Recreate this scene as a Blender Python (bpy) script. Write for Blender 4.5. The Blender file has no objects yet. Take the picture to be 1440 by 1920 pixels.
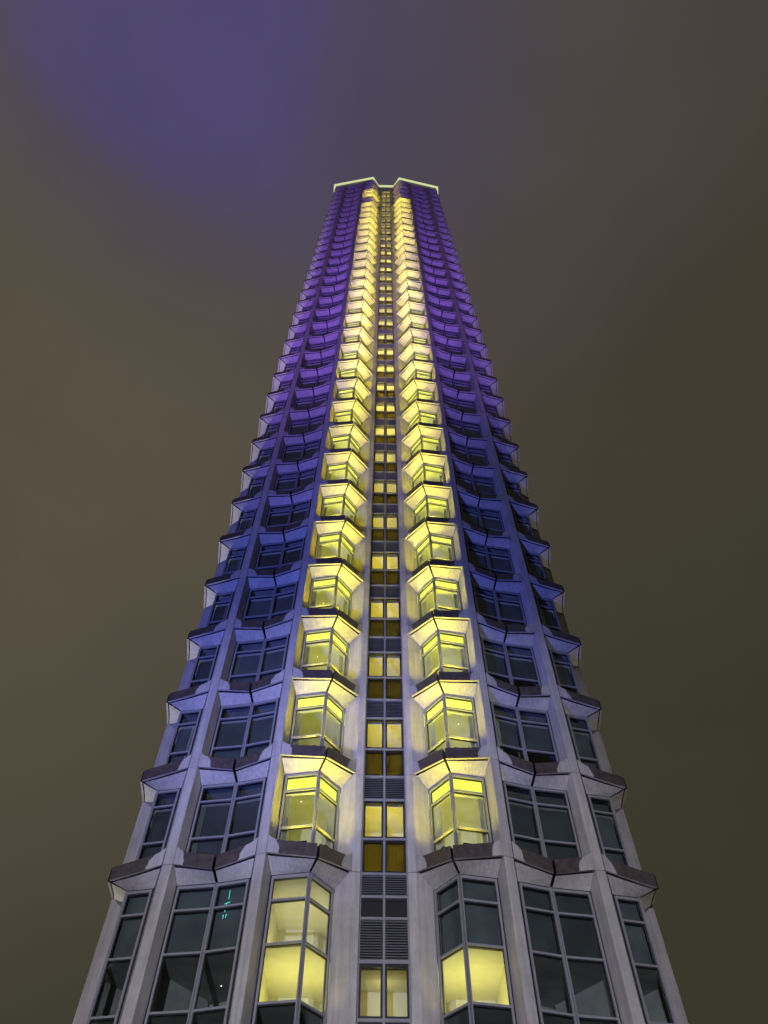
import bpy, bmesh, math, random
from mathutils import Vector, Matrix
R = math.radians
rng = random.Random(7)
scene = bpy.context.scene
COL = scene.collection

# ------------------------------------------------------------------ camera
Z0 = 12.9215           # height of the lowest storey's soffit above the ground
S = 3.3               # storey height
N = 34                # soffit levels 0..33
cam = bpy.data.cameras.new('camera')
cam.sensor_fit = 'VERTICAL'; cam.sensor_height = 36.0
cam.lens = 1331.0 / 1920.0 * 36.0
cam.clip_start = 0.1; cam.clip_end = 3000.0
cam_o = bpy.data.objects.new('camera', cam); COL.objects.link(cam_o)
cam_o.matrix_world = (Matrix.Translation((-0.3698, -19.4464, 1.6)) @ Matrix.Rotation(R(-0.8602), 4, 'Z')
                      @ Matrix.Rotation(R(90 + 55.9016), 4, 'X') @ Matrix.Rotation(R(0.298), 4, 'Z'))
scene.camera = cam_o

# ------------------------------------------------------------------ world: low cloud lit by the city, a purple patch where the beams hit it
world = bpy.data.worlds.new('World'); scene.world = world; world.use_nodes = True
wt = world.node_tree; wt.nodes.clear()
def wn(t, **k):
    n = wt.nodes.new(t)
    for a, b in k.items(): setattr(n, a, b)
    return n
def wl(a, b): wt.links.new(a, b)
wout = wn('ShaderNodeOutputWorld'); wbg = wn('ShaderNodeBackground'); wbg.inputs['Strength'].default_value = 1.0
wl(wbg.outputs[0], wout.inputs[0])
tc = wn('ShaderNodeTexCoord')
def glow(direction, lo, hi, gain):
    """soft round glow in the cloud about a direction"""
    d = Vector(direction).normalized()
    dp = wn('ShaderNodeVectorMath', operation='DOT_PRODUCT'); dp.inputs[1].default_value = d
    ns = wn('ShaderNodeTexNoise'); ns.inputs['Scale'].default_value = 4.5; ns.inputs['Detail'].default_value = 4.0
    wl(tc.outputs['Generated'], ns.inputs['Vector']); wl(tc.outputs['Generated'], dp.inputs[0])
    ad = wn('ShaderNodeMath', operation='MULTIPLY_ADD'); ad.inputs[1].default_value = 0.022; 
    wl(ns.outputs[0], ad.inputs[0]); wl(dp.outputs['Value'], ad.inputs[2])
    mr = wn('ShaderNodeMapRange', interpolation_type='SMOOTHERSTEP')
    mr.inputs[1].default_value = lo + 0.011; mr.inputs[2].default_value = hi + 0.011; mr.inputs[4].default_value = gain
    wl(ad.outputs[0], mr.inputs[0])
    return mr.outputs[0]
def mixc(fac, c1, c2):
    m = wn('ShaderNodeMix', data_type='RGBA')
    if isinstance(fac, float): m.inputs[0].default_value = fac
    else: wl(fac, m.inputs[0])
    for s, c in ((m.inputs[6], c1), (m.inputs[7], c2)):
        if isinstance(c, tuple): s.default_value = (*c, 1)
        else: wl(c, s)
    return m.outputs[2]
SKY_LOW, SKY_HIGH = (0.040, 0.041, 0.024), (0.057, 0.049, 0.035)
SKY_GLOW, SKY_MAUVE, SKY_PURPLE = (0.098, 0.081, 0.057), (0.074, 0.063, 0.064), (0.080, 0.064, 0.205)
sx = wn('ShaderNodeSeparateXYZ'); wl(tc.outputs['Generated'], sx.inputs[0])
el = wn('ShaderNodeMapRange', interpolation_type='SMOOTHSTEP'); el.inputs[1].default_value = 0.30; el.inputs[2].default_value = 1.02
wl(sx.outputs[2], el.inputs[0])
base = mixc(el.outputs[0], SKY_LOW, SKY_HIGH)
base = mixc(glow((-0.58, 0.25, 0.77), 0.52, 1.0, 0.95), base, SKY_GLOW)
base = mixc(glow((-0.02, 0.0, 1.0), 0.84, 1.0, 0.75), base, SKY_MAUVE)
base = mixc(glow((-0.053, 0.039, 0.998), 0.950, 1.0, 0.22), base, SKY_PURPLE)
base = mixc(glow((-0.239, 0.010, 0.971), 0.940, 1.0, 0.24), base, SKY_PURPLE)
base = mixc(glow((-0.239, 0.010, 0.971), 0.974, 1.0, 0.55), base, SKY_PURPLE)
cl = wn('ShaderNodeTexNoise'); cl.inputs['Scale'].default_value = 2.6; cl.inputs['Detail'].default_value = 4.0; cl.inputs['Roughness'].default_value = 0.5
wl(tc.outputs['Generated'], cl.inputs['Vector'])
cm = wn('ShaderNodeMapRange'); cm.inputs[1].default_value = 0.3; cm.inputs[2].default_value = 0.7; cm.inputs[3].default_value = 0.91; cm.inputs[4].default_value = 1.05
wl(cl.outputs[0], cm.inputs[0])
ml = wn('ShaderNodeVectorMath', operation='SCALE'); wl(base, ml.inputs[0]); wl(cm.outputs[0], ml.inputs['Scale'])
# what is left of the daylight: the sun far below the horizon
nish = wn('ShaderNodeTexSky', sky_type='NISHITA'); nish.sun_disc = False
nish.sun_elevation = R(-6.0); nish.sun_rotation = R(200)
ns2 = wn('ShaderNodeVectorMath', operation='SCALE'); ns2.inputs['Scale'].default_value = 0.05; wl(nish.outputs[0], ns2.inputs[0])
sm = wn('ShaderNodeVectorMath', operation='ADD'); wl(ml.outputs[0], sm.inputs[0]); wl(ns2.outputs[0], sm.inputs[1])
wl(sm.outputs[0], wbg.inputs['Color'])

# ------------------------------------------------------------------ floodlights standing on the plaza, aimed up the tower
def flood(name, loc, aim, power, color, cone, blend=1.0, size=0.35):
    l = bpy.data.lights.new(name, 'SPOT'); l.energy = power; l.color = color
    l.spot_size = R(cone); l.spot_blend = blend; l.shadow_soft_size = size
    o = bpy.data.objects.new(name, l); COL.objects.link(o); o.location = loc
    o.rotation_euler = (Vector(aim) - Vector(loc)).to_track_quat('-Z', 'Y').to_euler()
    return o
PURPLE, BLUE = (0.32, 0.15, 1.0), (0.13, 0.18, 1.0)
flood('floodlight', (-13.0, -17.0, 0.6), (-2.0, 0.5, Z0 + 98), 125000, PURPLE, 34)
flood('floodlight', (11.0, -19.0, 0.6), (2.0, 0.5, Z0 + 98), 88000, PURPLE, 34)
flood('floodlight', (-9.0, -25.0, 0.6), (-1.0, 0.5, Z0 + 44), 27000, PURPLE, 38)
flood('floodlight', (-13.0, -21.0, 0.6), (-1.0, 0.5, Z0 + 14), 34000, BLUE, 48)
flood('street_lamp_light', (-5.0, -45.0, 3.5), (0.0, 0.5, Z0 - 3), 50000, (0.80, 0.79, 1.0), 38)
flood('street_lamp_light', (-40.0, 38.0, 3.0), (-8.0, 3.0, Z0 + 30), 75000, (1.0, 0.95, 0.80), 95)
flood('street_lamp_light', (40.0, 36.0, 3.0), (8.0, 3.0, Z0 + 30), 20000, (1.0, 0.88, 0.72), 95)

scene.view_settings.view_transform = 'Standard'; scene.view_settings.look = 'None'
scene.view_settings.exposure = 0.0; scene.view_settings.gamma = 1.0
scene.view_settings.use_curve_mapping = False
scene.render.engine = 'CYCLES'
cy = scene.cycles
cy.use_denoising = True; cy.max_bounces = 6; cy.diffuse_bounces = 3; cy.glossy_bounces = 3
cy.transparent_max_bounces = 12; cy.sample_clamp_indirect = 4.0; cy.caustics_reflective = False; cy.caustics_refractive = False

# ------------------------------------------------------------------ materials
def mat(name):
    m = bpy.data.materials.new(name); m.use_nodes = True
    nt = m.node_tree; nt.nodes.clear()
    o = nt.nodes.new('ShaderNodeOutputMaterial')
    return m, nt, o
class NT:
    def __init__(s, nt): s.nt = nt
    def n(s, t, inp=None, **k):
        n = s.nt.nodes.new(t)
        for a, b in k.items(): setattr(n, a, b)
        for a, b in (inp or {}).items():
            if hasattr(b, 'links') or isinstance(b, bpy.types.NodeSocket): s.nt.links.new(b, n.inputs[a])
            else: n.inputs[a].default_value = b
        return n
    def link(s, a, b): s.nt.links.new(a, b)
def rgb(c): return (c[0], c[1], c[2], 1)

def concrete_nodes(k, col):
    """pale precast concrete: mottling, rain streaks, a tone of its own for every piece"""
    geo = k.n('ShaderNodeNewGeometry'); oi = k.n('ShaderNodeObjectInfo')
    big = k.n('ShaderNodeTexNoise', {'Vector': geo.outputs['Position'], 'Scale': 1.7, 'Detail': 5.0, 'Roughness': 0.62})
    mp = k.n('ShaderNodeMapping', {'Vector': geo.outputs['Position'], 'Scale': (9.0, 9.0, 0.55)})
    st = k.n('ShaderNodeTexNoise', {'Vector': mp.outputs[0], 'Scale': 1.0, 'Detail': 4.0, 'Roughness': 0.6})
    fine = k.n('ShaderNodeTexNoise', {'Vector': geo.outputs['Position'], 'Scale': 38.0, 'Detail': 3.0})
    a = k.n('ShaderNodeMapRange', {0: big.outputs[0], 1: 0.30, 2: 0.72, 3: 0.84, 4: 1.10})
    b = k.n('ShaderNodeMapRange', {0: st.outputs[0], 1: 0.32, 2: 0.66, 3: 0.80, 4: 1.06})
    c = k.n('ShaderNodeMapRange', {0: fine.outputs[0], 1: 0.3, 2: 0.7, 3: 0.94, 4: 1.05})
    d = k.n('ShaderNodeMapRange', {0: oi.outputs['Random'], 3: 0.92, 4: 1.06})
    m1 = k.n('ShaderNodeMath', {0: a.outputs[0], 1: b.outputs[0]}, operation='MULTIPLY')
    m2 = k.n('ShaderNodeMath', {0: m1.outputs[0], 1: c.outputs[0]}, operation='MULTIPLY')
    m3 = k.n('ShaderNodeMath', {0: m2.outputs[0], 1: d.outputs[0]}, operation='MULTIPLY')
    v = k.n('ShaderNodeVectorMath', {0: col, 'Scale': m3.outputs[0]}, operation='SCALE')
    bump = k.n('ShaderNodeBump', {'Strength': 0.22, 'Distance': 0.01, 'Height': fine.outputs[0]})
    return v.outputs[0], bump.outputs[0]

def make_concrete(name, col, rough=0.75):
    m, nt, o = mat(name); k = NT(nt)
    c, b = concrete_nodes(k, col)
    p = k.n('ShaderNodeBsdfPrincipled', {'Base Color': c, 'Roughness': rough, 'Normal': b, 'Specular IOR Level': 0.35})
    k.link(p.outputs[0], o.inputs[0]); return m
CONC = make_concrete('precast_concrete', (0.53, 0.50, 0.46))

def make_spandrel():
    """the outer face of the bands: rain-soaked dark brown aggregate, dry and pale round the node"""
    m, nt, o = mat('rain_dark_spandrel_face'); k = NT(nt)
    c, b = concrete_nodes(k, (0.53, 0.50, 0.46))
    uv = k.n('ShaderNodeUVMap'); sp = k.n('ShaderNodeSeparateXYZ', {0: uv.outputs[0]})
    geo = k.n('ShaderNodeNewGeometry'); oi = k.n('ShaderNodeObjectInfo')
    nz = k.n('ShaderNodeTexNoise', {'Vector': geo.outputs['Position'], 'Scale': 4.5, 'Detail': 4.0})
    # quarter ellipse u = r*sqrt(1-(v/.56)^2), with an uneven edge
    vv = k.n('ShaderNodeMath', {0: sp.outputs[1], 1: 0.56}, operation='DIVIDE')
    v2 = k.n('ShaderNodeMath', {0: vv.outputs[0], 1: 2.0}, operation='POWER')
    iv = k.n('ShaderNodeMath', {0: 1.0, 1: v2.outputs[0]}, operation='SUBTRACT', use_clamp=True)
    sq = k.n('ShaderNodeMath', {0: iv.outputs[0], 1: 0.6}, operation='POWER')
    rr = k.n('ShaderNodeMapRange', {0: oi.outputs['Random'], 3: 0.30, 4: 0.50})
    ed = k.n('ShaderNodeMath', {0: sq.outputs[0], 1: rr.outputs[0]}, operation='MULTIPLY')
    nn = k.n('ShaderNodeMapRange', {0: nz.outputs[0], 1: 0.3, 2: 0.7, 3: -0.035, 4: 0.035})
    un = k.n('ShaderNodeMath', {0: sp.outputs[0], 1: nn.outputs[0]}, operation='ADD')
    df = k.n('ShaderNodeMath', {0: un.outputs[0], 1: ed.outputs[0]}, operation='SUBTRACT')
    wet = k.n('ShaderNodeMapRange', {0: df.outputs[0], 1: -0.012, 2: 0.018}, interpolation_type='SMOOTHSTEP')
    sp1 = k.n('ShaderNodeTexNoise', {'Vector': geo.outputs['Position'], 'Scale': 75.0, 'Detail': 2.0})
    sp2 = k.n('ShaderNodeTexNoise', {'Vector': geo.outputs['Position'], 'Scale': 6.0, 'Detail': 4.0})
    dk = k.n('ShaderNodeMapRange', {0: sp2.outputs[0], 1: 0.3, 2: 0.7, 3: 0.7, 4: 1.35})
    dc = k.n('ShaderNodeVectorMath', {0: (0.082, 0.064, 0.060), 'Scale': dk.outputs[0]}, operation='SCALE')
    mx = k.n('ShaderNodeMix', {0: wet.outputs[0], 6: c, 7: dc.outputs[0]}, data_type='RGBA')
    rg = k.n('ShaderNodeMapRange', {0: wet.outputs[0], 3: 0.75, 4: 0.34})
    bw = k.n('ShaderNodeBump', {'Strength': 0.8, 'Distance': 0.012, 'Height': sp1.outputs[0], 'Normal': b})
    p = k.n('ShaderNodeBsdfPrincipled', {'Base Color': mx.outputs[2], 'Roughness': rg.outputs[0], 'Normal': bw.outputs[0]})
    k.link(p.outputs[0], o.inputs[0]); return m
SPAN = make_spandrel()

def plain(name, col, rough=0.6, metal=0.0, noise=0.12, scale=3.0):
    m, nt, o = mat(name); k = NT(nt)
    geo = k.n('ShaderNodeNewGeometry')
    nz = k.n('ShaderNodeTexNoise', {'Vector': geo.outputs['Position'], 'Scale': scale, 'Detail': 4.0})
    mr = k.n('ShaderNodeMapRange', {0: nz.outputs[0], 1: 0.3, 2: 0.7, 3: 1 - noise, 4: 1 + noise})
    v = k.n('ShaderNodeVectorMath', {0: col, 'Scale': mr.outputs[0]}, operation='SCALE')
    p = k.n('ShaderNodeBsdfPrincipled', {'Base Color': v.outputs[0], 'Roughness': rough, 'Metallic': metal})
    k.link(p.outputs[0], o.inputs[0]); return m
ALU = plain('grey_window_metal', (0.27, 0.27, 0.28), 0.45, 0.0, 0.08)
BLACK = plain('black_frame_and_gasket', (0.010, 0.010, 0.012), 0.5)
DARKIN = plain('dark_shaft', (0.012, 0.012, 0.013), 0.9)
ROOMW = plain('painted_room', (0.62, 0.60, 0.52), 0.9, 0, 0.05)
ROOMD = plain('room_paint_shaded', (0.30, 0.30, 0.30), 0.9, 0, 0.25, 1.2)  # darker copy of the room paint, shade of lampless rooms put into the colour
def make_blind():
    m, nt, o = mat('grey_roller_blind'); k = NT(nt)
    oi = k.n('ShaderNodeObjectInfo'); geo = k.n('ShaderNodeNewGeometry')
    nz = k.n('ShaderNodeTexNoise', {'Vector': geo.outputs['Position'], 'Scale': 1.1, 'Detail': 3.0})
    a = k.n('ShaderNodeMapRange', {0: oi.outputs['Random'], 3: 0.55, 4: 1.5}); b = k.n('ShaderNodeMapRange', {0: nz.outputs[0], 1: 0.3, 2: 0.7, 3: 0.7, 4: 1.3})  # random tone per blind stands in for varied reflections in the panes
    c = k.n('ShaderNodeMath', {0: a.outputs[0], 1: b.outputs[0]}, operation='MULTIPLY')
    v = k.n('ShaderNodeVectorMath', {0: (0.082, 0.094, 0.110), 'Scale': c.outputs[0]}, operation='SCALE')
    p = k.n('ShaderNodeBsdfPrincipled', {'Base Color': v.outputs[0], 'Roughness': 0.85}); k.link(p.outputs[0], o.inputs[0]); return m
BLIND = make_blind()
CURT = plain('pale_curtain', (0.60, 0.57, 0.50), 0.9, 0, 0.08)
SLAT = plain('louvre_metal', (0.20, 0.20, 0.22), 0.4)
PAVE = plain('plaza_paving', (0.16, 0.15, 0.14), 0.6, 0, 0.25, 0.6)
ROOF = plain('roof_felt', (0.06, 0.06, 0.065), 0.9)

def make_glass():
    m, nt, o = mat('window_glass'); k = NT(nt)
    geo = k.n('ShaderNodeNewGeometry'); oi = k.n('ShaderNodeObjectInfo')
    nz = k.n('ShaderNodeTexNoise', {'Vector': geo.outputs['Position'], 'Scale': 0.9, 'Detail': 1.0})
    bp = k.n('ShaderNodeBump', {'Strength': 0.03, 'Distance': 0.05, 'Height': nz.outputs[0]})
    fr0 = k.n('ShaderNodeFresnel', {'IOR': 1.55})
    ff = k.n('ShaderNodeMath', {0: 1.0, 1: geo.outputs['Backfacing']}, operation='SUBTRACT')
    fr = k.n('ShaderNodeMath', {0: fr0.outputs[0], 1: ff.outputs[0]}, operation='MULTIPLY')
    tr = k.n('ShaderNodeBsdfTransparent', {0: (0.90, 0.93, 0.90, 1)})
    gl = k.n('ShaderNodeBsdfAnisotropic', {'Color': (0.9, 0.95, 1.0, 1), 'Roughness': 0.015, 'Normal': bp.outputs[0]})
    mx = k.n('ShaderNodeMixShader', {0: fr.outputs[0], 1: tr.outputs[0], 2: gl.outputs[0]})
    k.link(mx.outputs[0], o.inputs[0]); return m
GLASS = make_glass()
def make_fluted():
    m, nt, o = mat('fluted_amber_glass'); k = NT(nt)
    geo = k.n('ShaderNodeNewGeometry')
    wv = k.n('ShaderNodeTexWave', {'Vector': geo.outputs['Position'], 'Scale': 7.5, 'Distortion': 0.0}, bands_direction='X')
    bp = k.n('ShaderNodeBump', {'Strength': 0.7, 'Distance': 0.02, 'Height': wv.outputs[0]})
    cr = k.n('ShaderNodeMapRange', {0: wv.outputs[0], 3: 0.10, 4: 0.50})
    cc = k.n('ShaderNodeVectorMath', {0: (0.92, 0.87, 0.42), 'Scale': cr.outputs[0]}, operation='SCALE')
    tr = k.n('ShaderNodeBsdfTransparent', {0: cc.outputs[0]})
    gl = k.n('ShaderNodeBsdfAnisotropic', {'Roughness': 0.15, 'Normal': bp.outputs[0]})
    mx = k.n('ShaderNodeMixShader', {0: 0.06, 1: tr.outputs[0], 2: gl.outputs[0]})
    k.link(mx.outputs[0], o.inputs[0]); return m
FLUTE = make_fluted()
def emit(name, col, s):
    m, nt, o = mat(name); k = NT(nt)
    e = k.n('ShaderNodeEmission', {0: rgb(col), 1: s}); k.link(e.outputs[0], o.inputs[0]); return m
def emit_var(name, col, lo, hi):
    m, nt, o = mat(name); k = NT(nt)
    oi = k.n('ShaderNodeObjectInfo')
    mr = k.n('ShaderNodeMapRange', {0: oi.outputs['Random'], 3: lo, 4: hi})
    e = k.n('ShaderNodeEmission', {0: rgb(col), 1: mr.outputs[0]}); k.link(e.outputs[0], o.inputs[0]); return m
YEL = (1.0, 0.86, 0.02)
TRANSOM = emit_var('lit_transom_lightbox', (0.92, 1.0, 0.10), 1.3, 2.2)
BAND = emit('roof_light_band', (0.90, 1.0, 0.48), 0.72)
DOWN = emit('downlight', (1.0, 0.95, 0.8), 6.0)
NEON = emit('cyan_neon_reflection', (0.10, 0.78, 0.78), 1.7)

# ------------------------------------------------------------------ mesh helpers
class MB:
    def __init__(s): s.v = []; s.f = []; s.m = []; s.uv = {}
    def poly(s, pts, m=0, uv=None):
        i = len(s.v); s.v += [tuple(p) for p in pts]; s.f.append(tuple(range(i, i + len(pts)))); s.m.append(m)
        if uv: s.uv[len(s.f) - 1] = uv
    def prism(s, plan, z0, z1, m=0):
        s.poly([(x, y, z1) for x, y in plan], m); s.poly([(x, y, z0) for x, y in reversed(plan)], m)
        n = len(plan)
        for i in range(n):
            a, b = plan[i], plan[(i + 1) % n]
            s.poly([(*a, z0), (*b, z0), (*b, z1), (*a, z1)], m)
    def box(s, x0, x1, y0, y1, z0, z1, m=0): s.prism([(x0, y0), (x1, y0), (x1, y1), (x0, y1)], z0, z1, m)
    def hex(s, p, m=0):   # 8 points: bottom 4 then top 4
        for q in ((0, 1, 2, 3), (4, 5, 6, 7), (0, 1, 5, 4), (1, 2, 6, 5), (2, 3, 7, 6), (3, 0, 4, 7)):
            s.poly([p[i] for i in q], m)
    def mirror(s): s.v = [(-x, y, z) for x, y, z in s.v]; return s
    def mesh(s, name, mats, bevel=0.0):
        me = bpy.data.meshes.new(name); me.from_pydata(s.v, [], s.f)
        for m in mats: me.materials.append(m)
        me.polygons.foreach_set('material_index', s.m)
        if s.uv:
            ul = me.uv_layers.new(name='UVMap')
            for fi, uvs in s.uv.items():
                for li, c in zip(me.polygons[fi].loop_indices, uvs): ul.data[li].uv = c
        bm = bmesh.new(); bm.from_mesh(me)
        bmesh.ops.remove_doubles(bm, verts=bm.verts, dist=1e-5)
        bmesh.ops.recalc_face_normals(bm, faces=bm.faces)
        if bevel: bmesh.ops.bevel(bm, geom=[e for e in bm.edges if e.is_manifold and e.calc_face_angle(0) > 0.3], offset=bevel, segments=1, affect='EDGES')
        bm.to_mesh(me); bm.free(); me.update(); return me
def lerp(a, b, t): return (a[0] + (b[0] - a[0]) * t, a[1] + (b[1] - a[1]) * t)
def dist(a, b): return math.hypot(a[0] - b[0], a[1] - b[1])
def nrm(a, b, inside):
    """unit normal of plan segment a-b pointing towards the point inside"""
    d = dist(a, b); n = (-(b[1] - a[1]) / d, (b[0] - a[0]) / d)
    mid = lerp(a, b, 0.5)
    if n[0] * (inside[0] - mid[0]) + n[1] * (inside[1] - mid[1]) < 0: n = (-n[0], -n[1])
    return n
def slab(mb, a, b, z0, z1, o0, o1, n, m=0):
    p = lambda q, o: (q[0] + n[0] * o, q[1] + n[1] * o)
    mb.prism([p(a, o0), p(b, o0), p(b, o1), p(a, o1)], z0, z1, m)

def obj(name, me, parent=None, loc=(0, 0, 0)):
    o = bpy.data.objects.new(name, me); COL.objects.link(o); o.location = loc
    if parent: o.parent = parent
    return o
def tag(o, label=None, cat=None, group=None, kind=None):
    for k, v in (('label', label), ('category', cat), ('group', group), ('kind', kind)):
        if v: o[k] = v
    return o

# ------------------------------------------------------------------ ground
g = MB(); g.box(-600, 600, -600, 600, -0.3, 0.0)
tag(obj('ground', g.mesh('ground', [PAVE])), kind='structure')

# ------------------------------------------------------------------ the tower
tower = bpy.data.objects.new('concrete_tower', None); COL.objects.link(tower); tower.location = (0, 0, Z0)
tag(tower, 'tall concrete tower with folded bays, yellow lit centre columns and purple floodlit flanks', 'tower')

# plan of one half (x > 0 side); f = outer edge of the bands, i = window line
A_f, A_s, A_i = (0.936, 0.93), (0.695, 0.98), (1.434, 1.20)
J1_f, J1_i = (1.874, -0.345), (2.105, 0.257)
B_f, B_g, B_i, B_k = (3.405, 0.0), (3.694, 0.12), (3.237, 0.477), (3.80, 0.61)
J2_f, J2_i = (4.90, 0.447), (4.81, 0.92)
C_f, C_g, C_i, C_k = (6.162, 0.685), (6.455, 0.73), (6.00, 1.107), (6.653, 1.254)
J3_f, J3_i = (7.987, 0.993), (7.487, 1.432)
D_f, D_g, D_i = (8.31, 2.70), (8.38, 3.00), (7.83, 2.43)
DROP = [0.32, 0.26, 0.36]    # the bands fall from the pilasters to the joint in mid bay
SOF = -0.41           # window heads lie this far below the foot of the band at the pilaster
HEAD, SILL, T_UP, T_LO = S + SOF, 0.24, 2.27, 1.02
IN = (1.0, 12.0)
BAYS = [  # start front, start window, joint front, joint window, end front, end window
    (A_f, A_i, J1_f, J1_i, B_f, B_i),
    (B_g, B_k, J2_f, J2_i, C_f, C_i),
    (C_g, C_k, J3_f, J3_i, D_f, D_i)]
PILS = [[A_f, A_s, (0.695, 1.70), (1.434, 1.70), A_i],
        [B_f, B_g, B_k, (3.80, 1.20), (3.237, 1.20), B_i],
        [C_f, C_g, C_k, (6.653, 1.85), (6.00, 1.85), C_i],
        [D_f, D_g, (8.05, 3.2), (7.75, 2.95), D_i]]
FZ = 0.40             # height of the outer face of a band

def spandrel_mesh(pf, pi, jf, ji, drop):
    """half a folded band, from the pilaster to the open joint in the middle of the bay"""
    L = dist(pf, jf); g = 0.045 / L
    mb = MB(); K = 10
    def sec(t):
        f, i = lerp(pf, jf, t), lerp(pi, ji, t); u = L * t
        z0 = -drop * t
        zt = z0 + FZ + 0.13 * max(0.0, 1 - u / 0.34) ** 2.2
        dd = dist(f, i); lip = lerp(f, i, min(0.075 / dd, 0.3)); gr = lerp(f, i, min(0.12 / dd, 0.45))
        top = lerp(f, i, 0.12)
        return [(*f, z0), (*lip, z0), (*lip, z0 + 0.035), (*gr, z0 + 0.035), (*gr, z0 + 0.1 * (SOF - z0)), (*i, SOF), (*i, SILL - 0.02), (*top, zt + 0.012), (*f, zt)], u
    ts = [(1 - g) * k / K for k in range(K + 1)]
    ss = [sec(t) for t in ts]
    n = len(ss[0][0])
    for (a, ua), (b, ub) in zip(ss, ss[1:]):
        for k in range(n):
            k2 = (k + 1) % n
            uv = None; m = 0
            if k == n - 1: m = 1; uv = [(ua, a[k][2] - a[0][2]), (ub, b[k][2] - b[0][2]), (ub, 0), (ua, 0)]
            elif k == n - 2: m = 1; uv = [(ua, 0.42), (ub, 0.42), (ub, 0.42), (ua, 0.42)]
            else:
                uv = [(0, 0)] * 4
                if k in (1, 2, 3): m = 2
            mb.poly([a[k], b[k], b[k2], a[k2]], m, uv)
    mb.poly(ss[0][0], 0, [(0, 0)] * n); mb.poly(ss[-1][0], 2, [(0, 0)] * n)
    return mb

def window_frame_mb(pi, ji, qi, z0, z1, trans, fw=0.075):
    mb = MB()
    for a, b, jn in ((pi, ji, 1), (ji, qi, 0)):
        n = nrm(a, b, IN if a[0] > 0 else (-IN[0], IN[1])); L = dist(a, b)
        P = lambda s: lerp(a, b, s / L)
        e0, e1 = (0.0, L - 0.030) if jn else (0.030, L)
        slab(mb, P(e0), P(e1), z1 - 0.04, z1, 0.02, 0.10, n, 1)                      # gaskets round the opening
        s0, s1 = (0.0, 0.05) if jn else (L - 0.05, L)
        slab(mb, P(s0), P(s1), z0, z1 - 0.04, 0.02, 0.10, n, 1)
        a0, a1 = (0.05, L - 0.030) if jn else (0.030, L - 0.05)
        slab(mb, P(a0), P(a1), z1 - 0.04 - 0.08, z1 - 0.04, -0.03, 0.10, n)           # head
        slab(mb, P(a0), P(a1), z0, z0 + fw, -0.03, 0.10, n)                           # sill rail
        o0, o1 = (a0, a0 + 0.06) if jn else (a1 - 0.06, a1)
        slab(mb, P(o0), P(o1), z0 + fw, z1 - 0.12, -0.03, 0.10, n)                    # jamb
        i0, i1 = (a1 - 0.03, a1) if jn else (a0, a0 + 0.03)
        slab(mb, P(i0), P(i1), z0 + fw, z1 - 0.12, -0.03, 0.10, n)                    # half of the corner mullion
        q0, q1 = (o1, i0) if jn else (i1, o0)
        for t in trans:
            slab(mb, P(q0), P(q1), t - 0.028, t + 0.028, -0.022, 0.10, n)
        for t in trans + [z1 - 0.12 + 0.028]:
            slab(mb, P(q0), P(q1), t - 0.028 - 0.022, t - 0.028, 0.03, 0.09, n, 1)
        for q, r in ((q0, q0 + 0.018), (q1 - 0.018, q1)):
            slab(mb, P(q), P(r), z0 + fw, z1 - 0.143, 0.03, 0.05, n, 1)
    mb.prism([lerp(ji, pi, 0.030 / dist(ji, pi)), (ji[0], ji[1] - 0.03), lerp(ji, qi, 0.030 / dist(ji, qi)), (ji[0], ji[1] + 0.10)], z0, z1 - 0.001)
    return mb
def pane_mbs(pi, ji, qi, z0, z1, trans, fw=0.075):
    out = []
    zs = [z0 + fw] + trans + [z1 - 0.12]
    for a, b, jn in ((pi, ji, 1), (ji, qi, 0)):
        n = nrm(a, b, IN if a[0] > 0 else (-IN[0], IN[1])); L = dist(a, b)
        P = lambda s: lerp(a, b, s / L)
        q0, q1 = (0.115, L - 0.06) if jn else (0.06, L - 0.115)
        for k, (lo, hi) in enumerate(zip(zs, zs[1:])):
            mb = MB(); slab(mb, P(q0 - 0.01), P(q1 + 0.01), lo + (0.028 if k else -0.01), hi - 0.025, 0.055, 0.063, n); out.append(mb)
    return out
INW = [(0.0, 1.0), (0.12, 0.99), (-0.55, 0.83)]     # which way each bay's room runs (x > 0 side)
def room_mb(bay, z0, z1, deep=3.0):
    pi, ji, qi = bay[1], bay[3], bay[5]
    d = INW[BAYS.index(bay)]
    P = lambda q, t: (q[0] + d[0] * t, q[1] + d[1] * t)
    mb = MB()
    f = [P(pi, 0.11), P(ji, 0.13), P(qi, 0.11)]; bk = [P(qi, deep), P(ji, deep + 0.2), P(pi, deep)]
    ring = f + bk
    mb.poly([(*q, z1) for q in ring]); mb.poly([(*q, z0) for q in ring])
    for k in (2, 3, 4, 5): 
        a, b = ring[k], ring[(k + 1) % 6]
        mb.poly([(*a, z0), (*b, z0), (*b, z1), (*a, z1)])
    return mb
def pelmet_mb(bay, zt, zh, deep=0.20):
    """box behind the transom: closed below, its rear face is the light panel"""
    pi, ji, qi = bay[1], bay[3], bay[5]
    d = INW[BAYS.index(bay)]
    P = lambda q, t: (q[0] + d[0] * t, q[1] + d[1] * t)
    mb = MB()
    for a, b in ((pi, ji), (ji, qi)):
        mb.hex([(*P(a, 0.12), zt - 0.03), (*P(b, 0.12), zt - 0.03), (*P(b, deep + 0.03), zt - 0.03), (*P(a, deep + 0.03), zt - 0.03),
                (*P(a, 0.12), zt), (*P(b, 0.12), zt), (*P(b, deep + 0.03), zt), (*P(a, deep + 0.03), zt)])
    return mb
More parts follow.
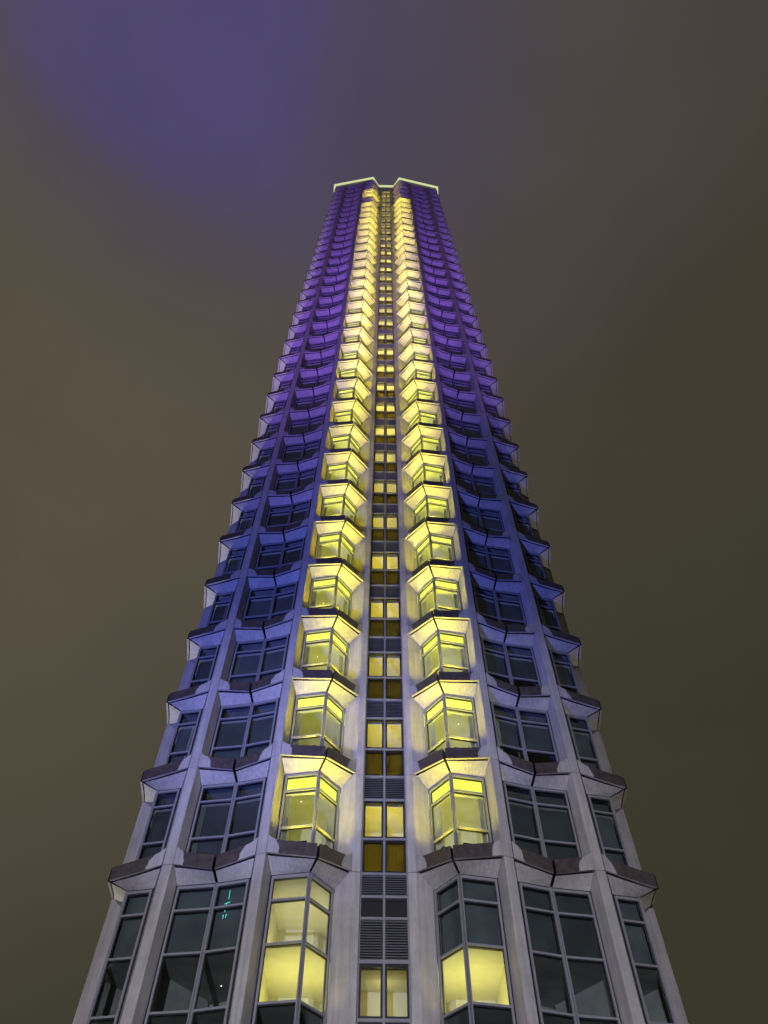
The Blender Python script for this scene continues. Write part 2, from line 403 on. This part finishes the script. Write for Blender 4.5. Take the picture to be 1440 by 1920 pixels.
def light_panel_mb(bay, zt, zh, deep=0.14):
    pi, ji, qi = bay[1], bay[3], bay[5]
    d = INW[BAYS.index(bay)]
    P = lambda q, t: (q[0] + d[0] * t, q[1] + d[1] * t)
    mb = MB()
    for a, b in ((pi, ji), (ji, qi)):
        mb.hex([(*P(a, deep), zt + 0.002), (*P(b, deep), zt + 0.002), (*P(b, deep + 0.02), zt + 0.002), (*P(a, deep + 0.02), zt + 0.002),
                (*P(a, deep), zh), (*P(b, deep), zh), (*P(b, deep + 0.02), zh), (*P(a, deep + 0.02), zh)])
    return mb
def curtain_mb(a, b, n, z0, z1, w):
    L = dist(a, b); mb = MB(); K = 14
    pts = []
    for k in range(K + 1):
        q = lerp(a, b, (0.10 + w * k / K) / L); o = 0.20 + 0.035 * math.sin(k * 2.2)
        pts.append((q[0] + n[0] * o, q[1] + n[1] * o))
    for p, q in zip(pts, pts[1:]): mb.poly([(*p, z0), (*q, z0), (*q, z1), (*p, z1)])
    return mb

def blind_mb(bay, z0, z1, o=0.19):
    mb = MB()
    for a, b in ((bay[1], bay[3]), (bay[3], bay[5])):
        n = nrm(a, b, IN); L = dist(a, b)
        slab(mb, lerp(a, b, 0.06 / L), lerp(a, b, 1 - 0.06 / L), z0, z1, o, o + 0.006, n)
        slab(mb, lerp(a, b, 0.06 / L), lerp(a, b, 1 - 0.06 / L), z0 - 0.03, z0 - 0.001, o - 0.008, o + 0.014, n)
    return mb
# ---- meshes made once for each side, shared by all storeys
M = {}
for s in (1, -1):
    fx = (lambda mb: mb) if s > 0 else (lambda mb: mb.mirror())
    for k, pl in enumerate(PILS):
        mb = MB(); mb.prism(pl, 0.004, S - 0.010); M['pil', s, k] = fx(mb).mesh('pilaster', [CONC], 0.012)
        mb = MB(); mb.prism(pl, -5.2, -0.010); M['tall', s, k] = fx(mb).mesh('pilaster', [CONC], 0.012)
        mb = MB(); mb.prism(pl, -Z0, -5.21); M['foot', s, k] = fx(mb).mesh('pilaster', [CONC], 0.012)
    for k, bay in enumerate(BAYS):
        pf, pi, jf, ji, qf, qi = bay
        sh = lambda a, b: lerp(a, b, 0.02 / dist(a, b))
        M['spa', s, k, 0] = fx(spandrel_mesh(sh(pf, jf), sh(pi, ji), jf, ji, DROP[k])).mesh('spandrel', [CONC, SPAN, BLACK])
        M['spa', s, k, 1] = fx(spandrel_mesh(sh(qf, jf), sh(qi, ji), jf, ji, DROP[k])).mesh('spandrel', [CONC, SPAN, BLACK])
        M['frame', s, k] = fx(window_frame_mb(pi, ji, qi, SILL, HEAD, [T_LO, T_UP])).mesh('window', [ALU, BLACK])
        M['pane', s, k] = [fx(m).mesh('pane', [GLASS]) for m in pane_mbs(pi, ji, qi, SILL, HEAD, [T_LO, T_UP])]
        M['tframe', s, k] = fx(window_frame_mb(pi, ji, qi, -5.2, SOF, [-3.64, -2.27, -1.13])).mesh('window', [ALU, BLACK])
        M['tpane', s, k] = [fx(m).mesh('pane', [GLASS]) for m in pane_mbs(pi, ji, qi, -5.2, SOF, [-3.64, -2.27, -1.13])]
        for lit in (0, 1):
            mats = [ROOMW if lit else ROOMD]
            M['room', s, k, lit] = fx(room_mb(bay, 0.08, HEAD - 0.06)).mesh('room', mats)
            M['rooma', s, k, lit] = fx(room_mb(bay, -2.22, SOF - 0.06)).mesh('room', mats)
            M['roomb', s, k, lit] = fx(room_mb(bay, -3.62, -2.32)).mesh('room', mats)
            M['roomc', s, k, lit] = fx(room_mb(bay, -5.15, -3.69)).mesh('room', mats)
        M['pelmet', s, k] = fx(pelmet_mb(bay, T_UP - 0.02, HEAD - 0.07)).mesh('pelmet', [ROOMW])
        M['panel', s, k] = fx(light_panel_mb(bay, T_UP - 0.02, HEAD - 0.07)).mesh('light_panel', [TRANSOM])
        for q, zb in enumerate((0.12, 0.12, 0.55, 1.15)): M['blind', s, k, q] = fx(blind_mb(bay, zb, T_UP - 0.06)).mesh('blind', [BLIND])
        M['tblind', s, k] = fx(blind_mb(bay, -2.18, SOF - 0.08)).mesh('blind', [BLIND])
        M['curtA', s, k] = fx(curtain_mb(pi, ji, nrm(pi, ji, IN), 0.1, T_UP - 0.05, 0.22)).mesh('curtain', [CURT])
        M['curtB', s, k] = fx(curtain_mb(qi, ji, nrm(qi, ji, IN), 0.1, T_UP - 0.05, 0.16)).mesh('curtain', [CURT])
dl = MB(); dl.prism([(0.011 * math.cos(a * math.pi / 4), 0.011 * math.sin(a * math.pi / 4)) for a in range(8)], -0.01, 0.0)
DL = dl.mesh('downlight', [DOWN])
# slab edges behind the bands (dark, seen only through the open joints)
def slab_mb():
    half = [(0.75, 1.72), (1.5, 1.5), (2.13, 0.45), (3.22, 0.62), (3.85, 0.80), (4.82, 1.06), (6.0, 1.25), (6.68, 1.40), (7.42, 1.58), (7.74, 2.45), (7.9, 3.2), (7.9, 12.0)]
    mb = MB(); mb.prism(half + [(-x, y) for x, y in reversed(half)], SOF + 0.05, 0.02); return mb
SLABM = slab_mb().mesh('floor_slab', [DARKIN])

# ---- which rooms are lit: the bays beside the slot, storey by storey
dark = {(-1, 29), (-1, 32), (-1, 33), (1, 30), (1, 31), (1, 32), (1, 33)}
LIGHTS = {}
def area(parent, loc, sizex, sizey, power, color, rotz=0.0, spread=math.pi, down=False, name='washer'):
    key = (round(sizex, 3), sizey, power, color, spread)
    if key not in LIGHTS:
        l = bpy.data.lights.new(name, 'AREA'); l.shape = 'RECTANGLE'; l.size = sizex; l.size_y = sizey
        l.energy = power; l.color = color; l.spread = spread; LIGHTS[key] = l
    o = bpy.data.objects.new(name, LIGHTS[key]); COL.objects.link(o); o.parent = parent; o.location = loc
    o.rotation_euler = (0 if down else math.pi, 0, rotz)
    return o
def point(parent, loc, power, color, size=0.15, name='room_lamp'):
    key = ('p', power, color, size)
    if key not in LIGHTS:
        l = bpy.data.lights.new(name, 'POINT'); l.energy = power; l.color = color; l.shadow_soft_size = size; LIGHTS[key] = l
    o = bpy.data.objects.new(name, LIGHTS[key]); COL.objects.link(o); o.parent = parent; o.location = loc
    return o
fix = MB(); fix.box(-0.40, 0.40, -0.03, 0.03, -0.05, -0.002)
FIXM = fix.mesh('washer_lamp', [BLACK])

restspan = MB(); restpane = []
PANE_LEVELS = 7
SPAN_LEVELS = 25
rest_sp = []; rest_pn = []
WASH = 33.0
for lv in range(N):
    z = lv * S
    obj('floor_slab', SLABM, tower, (0, 0, z))
    for s in (-1, 1):
        for k in range(4): obj('pilaster', M['pil', s, k], tower, (0, 0, z)) if lv < N - 1 else None
        for k in range(3):
            for h in (0, 1):
                if lv < SPAN_LEVELS: obj('spandrel', M['spa', s, k, h], tower, (0, 0, z))
                else: rest_sp.append((M['spa', s, k, h], z))
            if lv == N - 1: continue
            w = obj('window', M['frame', s, k], tower, (0, 0, z))
            for pm in M['pane', s, k]:
                if lv < PANE_LEVELS: obj('pane', pm, w)
                else: rest_pn.append((pm, z))
            # the storey above soffit lv is lit when its own soffit (lv+1) glows
            lit = k == 0 and (s, lv + 1) not in dark
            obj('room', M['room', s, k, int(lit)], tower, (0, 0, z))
            obj('pelmet', M['pelmet', s, k], tower, (0, 0, z))
            bay = BAYS[k]
            if lit:
                obj('light_panel', M['panel', s, k], tower, (0, 0, z))
                obj('curtain', M['curtA', s, k], tower, (0, 0, z)); obj('curtain', M['curtB', s, k], tower, (0, 0, z))
                area(tower, (s * 2.3, 2.3, z + 0.5), 1.3, 1.3, rng.choice((14.0, 20.0, 28.0)), (1.0, 0.92, 0.24), name='uplight')
                for (pf, pi) in ((bay[0], bay[1]), (bay[4], bay[5])):
                    c = lerp(lerp(pf, bay[2], 0.5), lerp(pi, bay[3], 0.5), 0.28)
                    dx, dy = bay[3][0] - pi[0], bay[3][1] - pi[1]
                    rz = math.atan2(dy, dx * s)
                    p = WASH * rng.choice((0.72, 0.9, 1.0, 1.12)) * (1.0 if lv < 18 else 0.8)
                    area(tower, (s * c[0], c[1], z + 0.30), 0.8, 0.05, p, YEL, rz, R(82))
                    f = obj('washer_lamp', FIXM, tower, (s * c[0], c[1], z + 0.295)); f.rotation_euler = (0, 0, rz)
            elif lv < 20:
                obj('blind', M['blind', s, k, rng.choice((0, 1, 2, 3)) if s > 0 else rng.choice((0, 1, 1, 2))], tower, (0, 0, z))
            if not lit and lv < 14 and rng.random() < 0.4:
                obj('curtain', M['curtA' if rng.random() < 0.5 else 'curtB', s, k], tower, (0, 0, z))
def joined(name, lst, mats):
    mb = MB()
    V, F, MI, UV = [], [], [], []
    hasuv = bool(lst[0][0].uv_layers)
    for me, z in lst:
        o = len(V); V += [(v.co.x, v.co.y, v.co.z + z) for v in me.vertices]
        for p in me.polygons:
            F.append([o + i for i in p.vertices]); MI.append(p.material_index)
            if hasuv: UV += [tuple(me.uv_layers[0].data[l].uv) for l in p.loop_indices]
    me = bpy.data.meshes.new(name); me.from_pydata(V, [], F)
    for m in mats: me.materials.append(m)
    me.polygons.foreach_set('material_index', MI)
    if hasuv:
        ul = me.uv_layers.new(name='UVMap')
        for d, c in zip(ul.data, UV): d.uv = c
    return me
tag(obj('spandrel', joined('spandrel', rest_sp, [CONC, SPAN, BLACK]), tower), kind='stuff')
tag(obj('pane', joined('pane', rest_pn, [GLASS]), tower), kind='stuff')

# ---- the tall lowest storey
for s in (-1, 1):
    for k in range(4):
        obj('pilaster', M['tall', s, k], tower); obj('pilaster', M['foot', s, k], tower)
    for k in range(3):
        w = obj('window', M['tframe', s, k], tower)
        for pm in M['tpane', s, k]: obj('pane', pm, w)
        la, lb = (k == 0 and s < 0), k == 0
        if not la: obj('blind', M['tblind', s, k], tower)
        obj('room', M['rooma', s, k, int(la)], tower); obj('room', M['roomb', s, k, int(lb)], tower); obj('room', M['roomc', s, k, 0], tower)
        if la: area(tower, (s * 2.3, 2.1, -2.1), 1.4, 1.6, 26.0, (1.0, 0.90, 0.40), name='uplight')
        if lb: area(tower, (s * 2.3, 1.7, -3.55), 1.4, 2.0, 36.0, (1.0, 0.88, 0.24), name='uplight')
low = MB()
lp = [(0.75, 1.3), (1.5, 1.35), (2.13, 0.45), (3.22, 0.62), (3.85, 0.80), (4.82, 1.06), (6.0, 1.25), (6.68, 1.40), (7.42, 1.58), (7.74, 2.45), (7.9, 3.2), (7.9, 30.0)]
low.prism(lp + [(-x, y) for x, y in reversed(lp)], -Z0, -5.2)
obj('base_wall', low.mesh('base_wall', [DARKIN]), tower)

# ---- the glazed slot between the two halves
Y0 = 1.12
def core_frame(rows, z0, z1):
    """grey mullions and rails with heavy black window frames; rows = (zlo, zhi, kind)"""
    mb = MB()
    for x0, x1 in ((-0.693, -0.655), (-0.032, 0.032), (0.655, 0.693)): mb.box(x0, x1, Y0, Y0 + 0.14, z0, z1)
    zs = sorted(rows)
    edge = z0
    for lo, hi, kind in zs + [(z1, None, None)]:
        for a, b in ((-0.655, -0.032), (0.032, 0.655)): mb.box(a, b, Y0 + 0.006, Y0 + 0.14, edge, lo) if lo - edge > 1e-4 else None
        if hi is None: break
        edge = hi
        if kind in ('up', 'low', 'dark'):
            for a, b in ((-0.655, -0.032), (0.032, 0.655)):
                w = 0.055
                mb.box(a, a + w, Y0 + 0.03, Y0 + 0.13, lo, hi, 1); mb.box(b - w, b, Y0 + 0.03, Y0 + 0.13, lo, hi, 1)
                mb.box(a + w, b - w, Y0 + 0.03, Y0 + 0.13, lo, lo + w, 1); mb.box(a + w, b - w, Y0 + 0.03, Y0 + 0.13, hi - w - 0.02, hi, 1)
    return mb
def core_panes(rows):
    out = []
    for lo, hi, kind in rows:
        if kind == 'louvre': continue
        for a, b in ((-0.655, -0.032), (0.032, 0.655)):
            mb = MB(); mb.box(a + 0.05, b - 0.05, Y0 + 0.07, Y0 + 0.078, lo + 0.05, hi - 0.07)
            out.append(('fluted_pane' if kind == 'low' else 'core_pane', mb.mesh('pane', [FLUTE if kind == 'low' else (BLACK if kind == 'dark' else GLASS)])))
    return out
def louvre_mb(x0, x1, lo, hi):
    mb = MB(); n = max(4, int(round((hi - lo) / 0.068))); p = (hi - lo) / n
    for i in range(n):
        z = lo + p * (i + 0.5)
        mb.hex([(x0, Y0 + 0.025, z - 0.028), (x1, Y0 + 0.025, z - 0.028), (x1, Y0 + 0.085, z + 0.018), (x0, Y0 + 0.085, z + 0.018),
                (x0, Y0 + 0.025, z - 0.014), (x1, Y0 + 0.025, z - 0.014), (x1, Y0 + 0.085, z + 0.030), (x0, Y0 + 0.085, z + 0.030)])
    mb.box(x0, x1, Y0 + 0.115, Y0 + 0.13, lo, hi, 1)
    return mb
ROWS = [(0.07, 1.09, 'low'), (1.16, 2.43, 'up'), (2.51, 3.31, 'louvre')]
BROWS = [(-0.60, 0.0, 'louvre'), (-1.20, -0.67, 'dark'), (-2.31, -1.27, 'louvre'), (-3.67, -2.40, 'up'), (-4.70, -3.75, 'dark')]
CF = core_frame(ROWS, 0.07, 3.37).mesh('core_window', [ALU, BLACK]); CP = core_panes(ROWS)
CFB = core_frame(BROWS, -5.2, 0.07).mesh('core_window', [ALU, BLACK]); CPB = core_panes(BROWS)
LV = [louvre_mb(a, b, 2.51, 3.31).mesh('louvre', [SLAT, BLACK]) for a, b in ((-0.655, -0.032), (0.032, 0.655))]
def lobby_mb(lo, hi):
    mb = MB(); y1, y2 = Y0 + 0.15, Y0 + 1.9; x = 0.70
    mb.poly([(-x, y1, hi), (x, y1, hi), (x, y2, hi), (-x, y2, hi)]); mb.poly([(-x, y1, lo), (x, y1, lo), (x, y2, lo), (-x, y2, lo)])
    mb.poly([(-x, y2, lo), (x, y2, lo), (x, y2, hi), (-x, y2, hi)])
    for sx in (-x, x): mb.poly([(sx, y1, lo), (sx, y2, lo), (sx, y2, hi), (sx, y1, hi)])
    return mb
LOB = lobby_mb(0.08, 2.50).mesh('stair_lobby', [ROOMW]); LOBB = lobby_mb(-3.7, -2.33).mesh('stair_lobby', [ROOMW])
bm_ = MB(); bm_.box(-0.69, 0.69, Y0 + 0.24, Y0 + 0.31, 2.38, 2.495); BEAM = bm_.mesh('ceiling_beam', [ROOMW])
for lv in range(N - 1):
    z = lv * S
    obj('core_window', CF, tower, (0, 0, z))
    for nm, me in CP: obj(nm, me, tower, (0, 0, z))
    for me in LV: obj('louvre', me, tower, (0, 0, z))
    obj('stair_lobby', LOB, tower, (0, 0, z)); obj('ceiling_beam', BEAM, tower, (0, 0, z))
    point(tower, (0, Y0 + 0.55, z + 1.25), rng.choice((48.0, 58.0, 68.0)) * (1.0 if lv < 8 else 2.4 if lv < 16 else 4.0), (1.0, 0.80, 0.09), 0.12)
obj('core_window', CFB, tower)
for nm, me in CPB: obj(nm, me, tower)
for lo, hi, kind in BROWS:
    if kind == 'louvre':
        for a, b in ((-0.655, -0.032), (0.032, 0.655)): obj('louvre', louvre_mb(a, b, lo, hi).mesh('louvre', [SLAT, BLACK]), tower)
obj('stair_lobby', LOBB, tower); obj('ceiling_beam', BEAM, tower, (0, 0, -4.83))
point(tower, (0, Y0 + 1.3, -2.75), 7.0, (1.0, 0.84, 0.30), 0.12)
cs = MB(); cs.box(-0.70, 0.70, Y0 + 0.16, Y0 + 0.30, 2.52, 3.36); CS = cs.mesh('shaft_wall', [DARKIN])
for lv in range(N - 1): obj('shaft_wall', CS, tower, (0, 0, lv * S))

# ---- roof: parapet, light band, roof slab
ZT = (N - 1) * S
band = [(8.45, 6.0), (8.05, 1.12), (2.13, -0.03), (1.32, 1.12)]
line = band + [(-x, y) for x, y in reversed(band)]
def ribbon(pts, z0, z1, out, inn, m=0):
    mb = MB()
    def off(i, o):
        p = Vector(pts[i]); a = Vector(pts[max(i - 1, 0)]); b = Vector(pts[min(i + 1, len(pts) - 1)])
        d1 = (p - a).normalized() if i > 0 else (b - p).normalized(); d2 = (b - p).normalized() if i < len(pts) - 1 else d1
        n1 = Vector((d1.y, -d1.x)); n2 = Vector((d2.y, -d2.x)); n = (n1 + n2).normalized(); k = 1 / max(0.4, n.dot(n1))
        return p - n * (o * k)
    for i in range(len(pts) - 1):
        q = [off(i, out), off(i + 1, out), off(i + 1, inn), off(i, inn)]
        mb.prism([(v.x, v.y) for v in q], z0, z1, m)
    return mb
obj('light_band', ribbon(line, ZT + 2.48, ZT + 2.86, 0.0, 0.25).mesh('light_band', [BAND]), tower)
obj('parapet', ribbon(line, ZT - 0.1, ZT + 2.46, -0.12, -0.45).mesh('parapet', [CONC]), tower)
rs = MB(); rp = [(7.9, 12.0), (7.6, 1.6), (2.1, 0.55), (1.1, 1.4)]
rs.prism(rp + [(-x, y) for x, y in reversed(rp)], ZT + 1.2, ZT + 1.5); obj('roof_slab', rs.mesh('roof_slab', [ROOF]), tower)
ct = MB(); ct.box(-1.2, 1.2, Y0 + 0.02, Y0 + 0.3, ZT + 0.17, ZT + 2.1); obj('slot_head', ct.mesh('slot_head', [CONC]), tower)

# ---- flanks running back from the corners (edge-on in the photograph)
fl = MB()
for s in (-1, 1):
    pts = [(8.38, 3.03), (8.1, 4.3), (8.75, 5.8), (8.4, 7.2), (9.15, 8.7), (8.8, 10.1), (9.5, 11.6), (9.2, 13.0), (9.8, 14.5), (9.8, 30.0)]
    for lv in range(N):
        z = lv * S
        for a, b in zip(pts, pts[1:]):
            q = [(s * a[0], a[1]), (s * b[0], b[1]), (s * (b[0] - 0.5), b[1]), (s * (a[0] - 0.5), a[1])]
            fl.prism(q, z - 0.1, z + 0.36)
    for k in (2, 4, 6, 8):
        x, y = pts[k]; fl.box(s * x - 0.2, s * x + 0.2, y - 0.15, y + 0.15, -Z0, ZT + 0.3)
tag(obj('flank_frame', fl.mesh('flank_frame', [CONC]), tower), kind='stuff')
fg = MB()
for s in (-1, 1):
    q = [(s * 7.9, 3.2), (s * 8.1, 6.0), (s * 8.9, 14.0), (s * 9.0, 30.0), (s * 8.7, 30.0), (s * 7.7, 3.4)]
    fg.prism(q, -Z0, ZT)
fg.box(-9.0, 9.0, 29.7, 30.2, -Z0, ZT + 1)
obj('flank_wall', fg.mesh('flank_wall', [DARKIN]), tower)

# ------------------------------------------------------------------ things seen in the lowest panes
def tube(mb, pts, r=0.018):
    for a, b in zip(pts, pts[1:]):
        a, b = Vector(a), Vector(b); d = (b - a).normalized(); u = d.orthogonal().normalized(); w = d.cross(u)
        ring = lambda c: [c + u * r * math.cos(t) + w * r * math.sin(t) for t in (0, 1.05, 2.09, 3.14, 4.19, 5.24)]
        p, q = ring(a), ring(b)
        for i in range(6): mb.poly([p[i], p[(i + 1) % 6], q[(i + 1) % 6], q[i]])
NEON_STROKES = [[(-4.398, 0.93, -0.613), (-4.392, 0.93, -0.859)], [(-4.488, 0.93, -1.006), (-4.34, 0.93, -0.935)], [(-4.416, 0.93, -0.974), (-4.438, 0.93, -1.063)], [(-4.446, 0.93, -1.126), (-4.436, 0.93, -1.213)], [(-4.459, 0.93, -1.294), (-4.465, 0.93, -1.392)], [(-4.392, 0.93, -1.274), (-4.394, 0.93, -1.367)], [(-4.472, 0.93, -1.325), (-4.459, 0.93, -1.294)], [(-4.374, 0.93, -1.305), (-4.392, 0.93, -1.274)]]
nr = bpy.data.objects.new('neon_reflection', None); COL.objects.link(nr); nr.location = (0, 0, Z0)  # glowing tubes added behind the pane to imitate a neon sign's reflection
tag(nr, 'small cyan neon reflection in a lower left window pane, imitated by glowing tubes', 'neon reflection')
for q in NEON_STROKES:
    mb = MB(); tube(mb, q, 0.007); obj('reflection_tube', mb.mesh('reflection_tube', [NEON]), nr)
mb = MB(); mb.box(-4.43, -4.427, 0.935, 0.938, -1.55, -0.47); obj('hanger', mb.mesh('hanger', [BLACK]), nr)  # wire made up to hold the added tubes
for p in ((-5.76, 2.74, -0.475), (-4.52, 2.74, -2.325)):
    obj('downlight', DL, tower, p)
for s, lv in ((-1, 0), (-1, 2), (-1, 3), (1, 1)):
    obj('downlight', DL, tower, (s * 2.75, 1.82, lv * S + HEAD - 0.065))
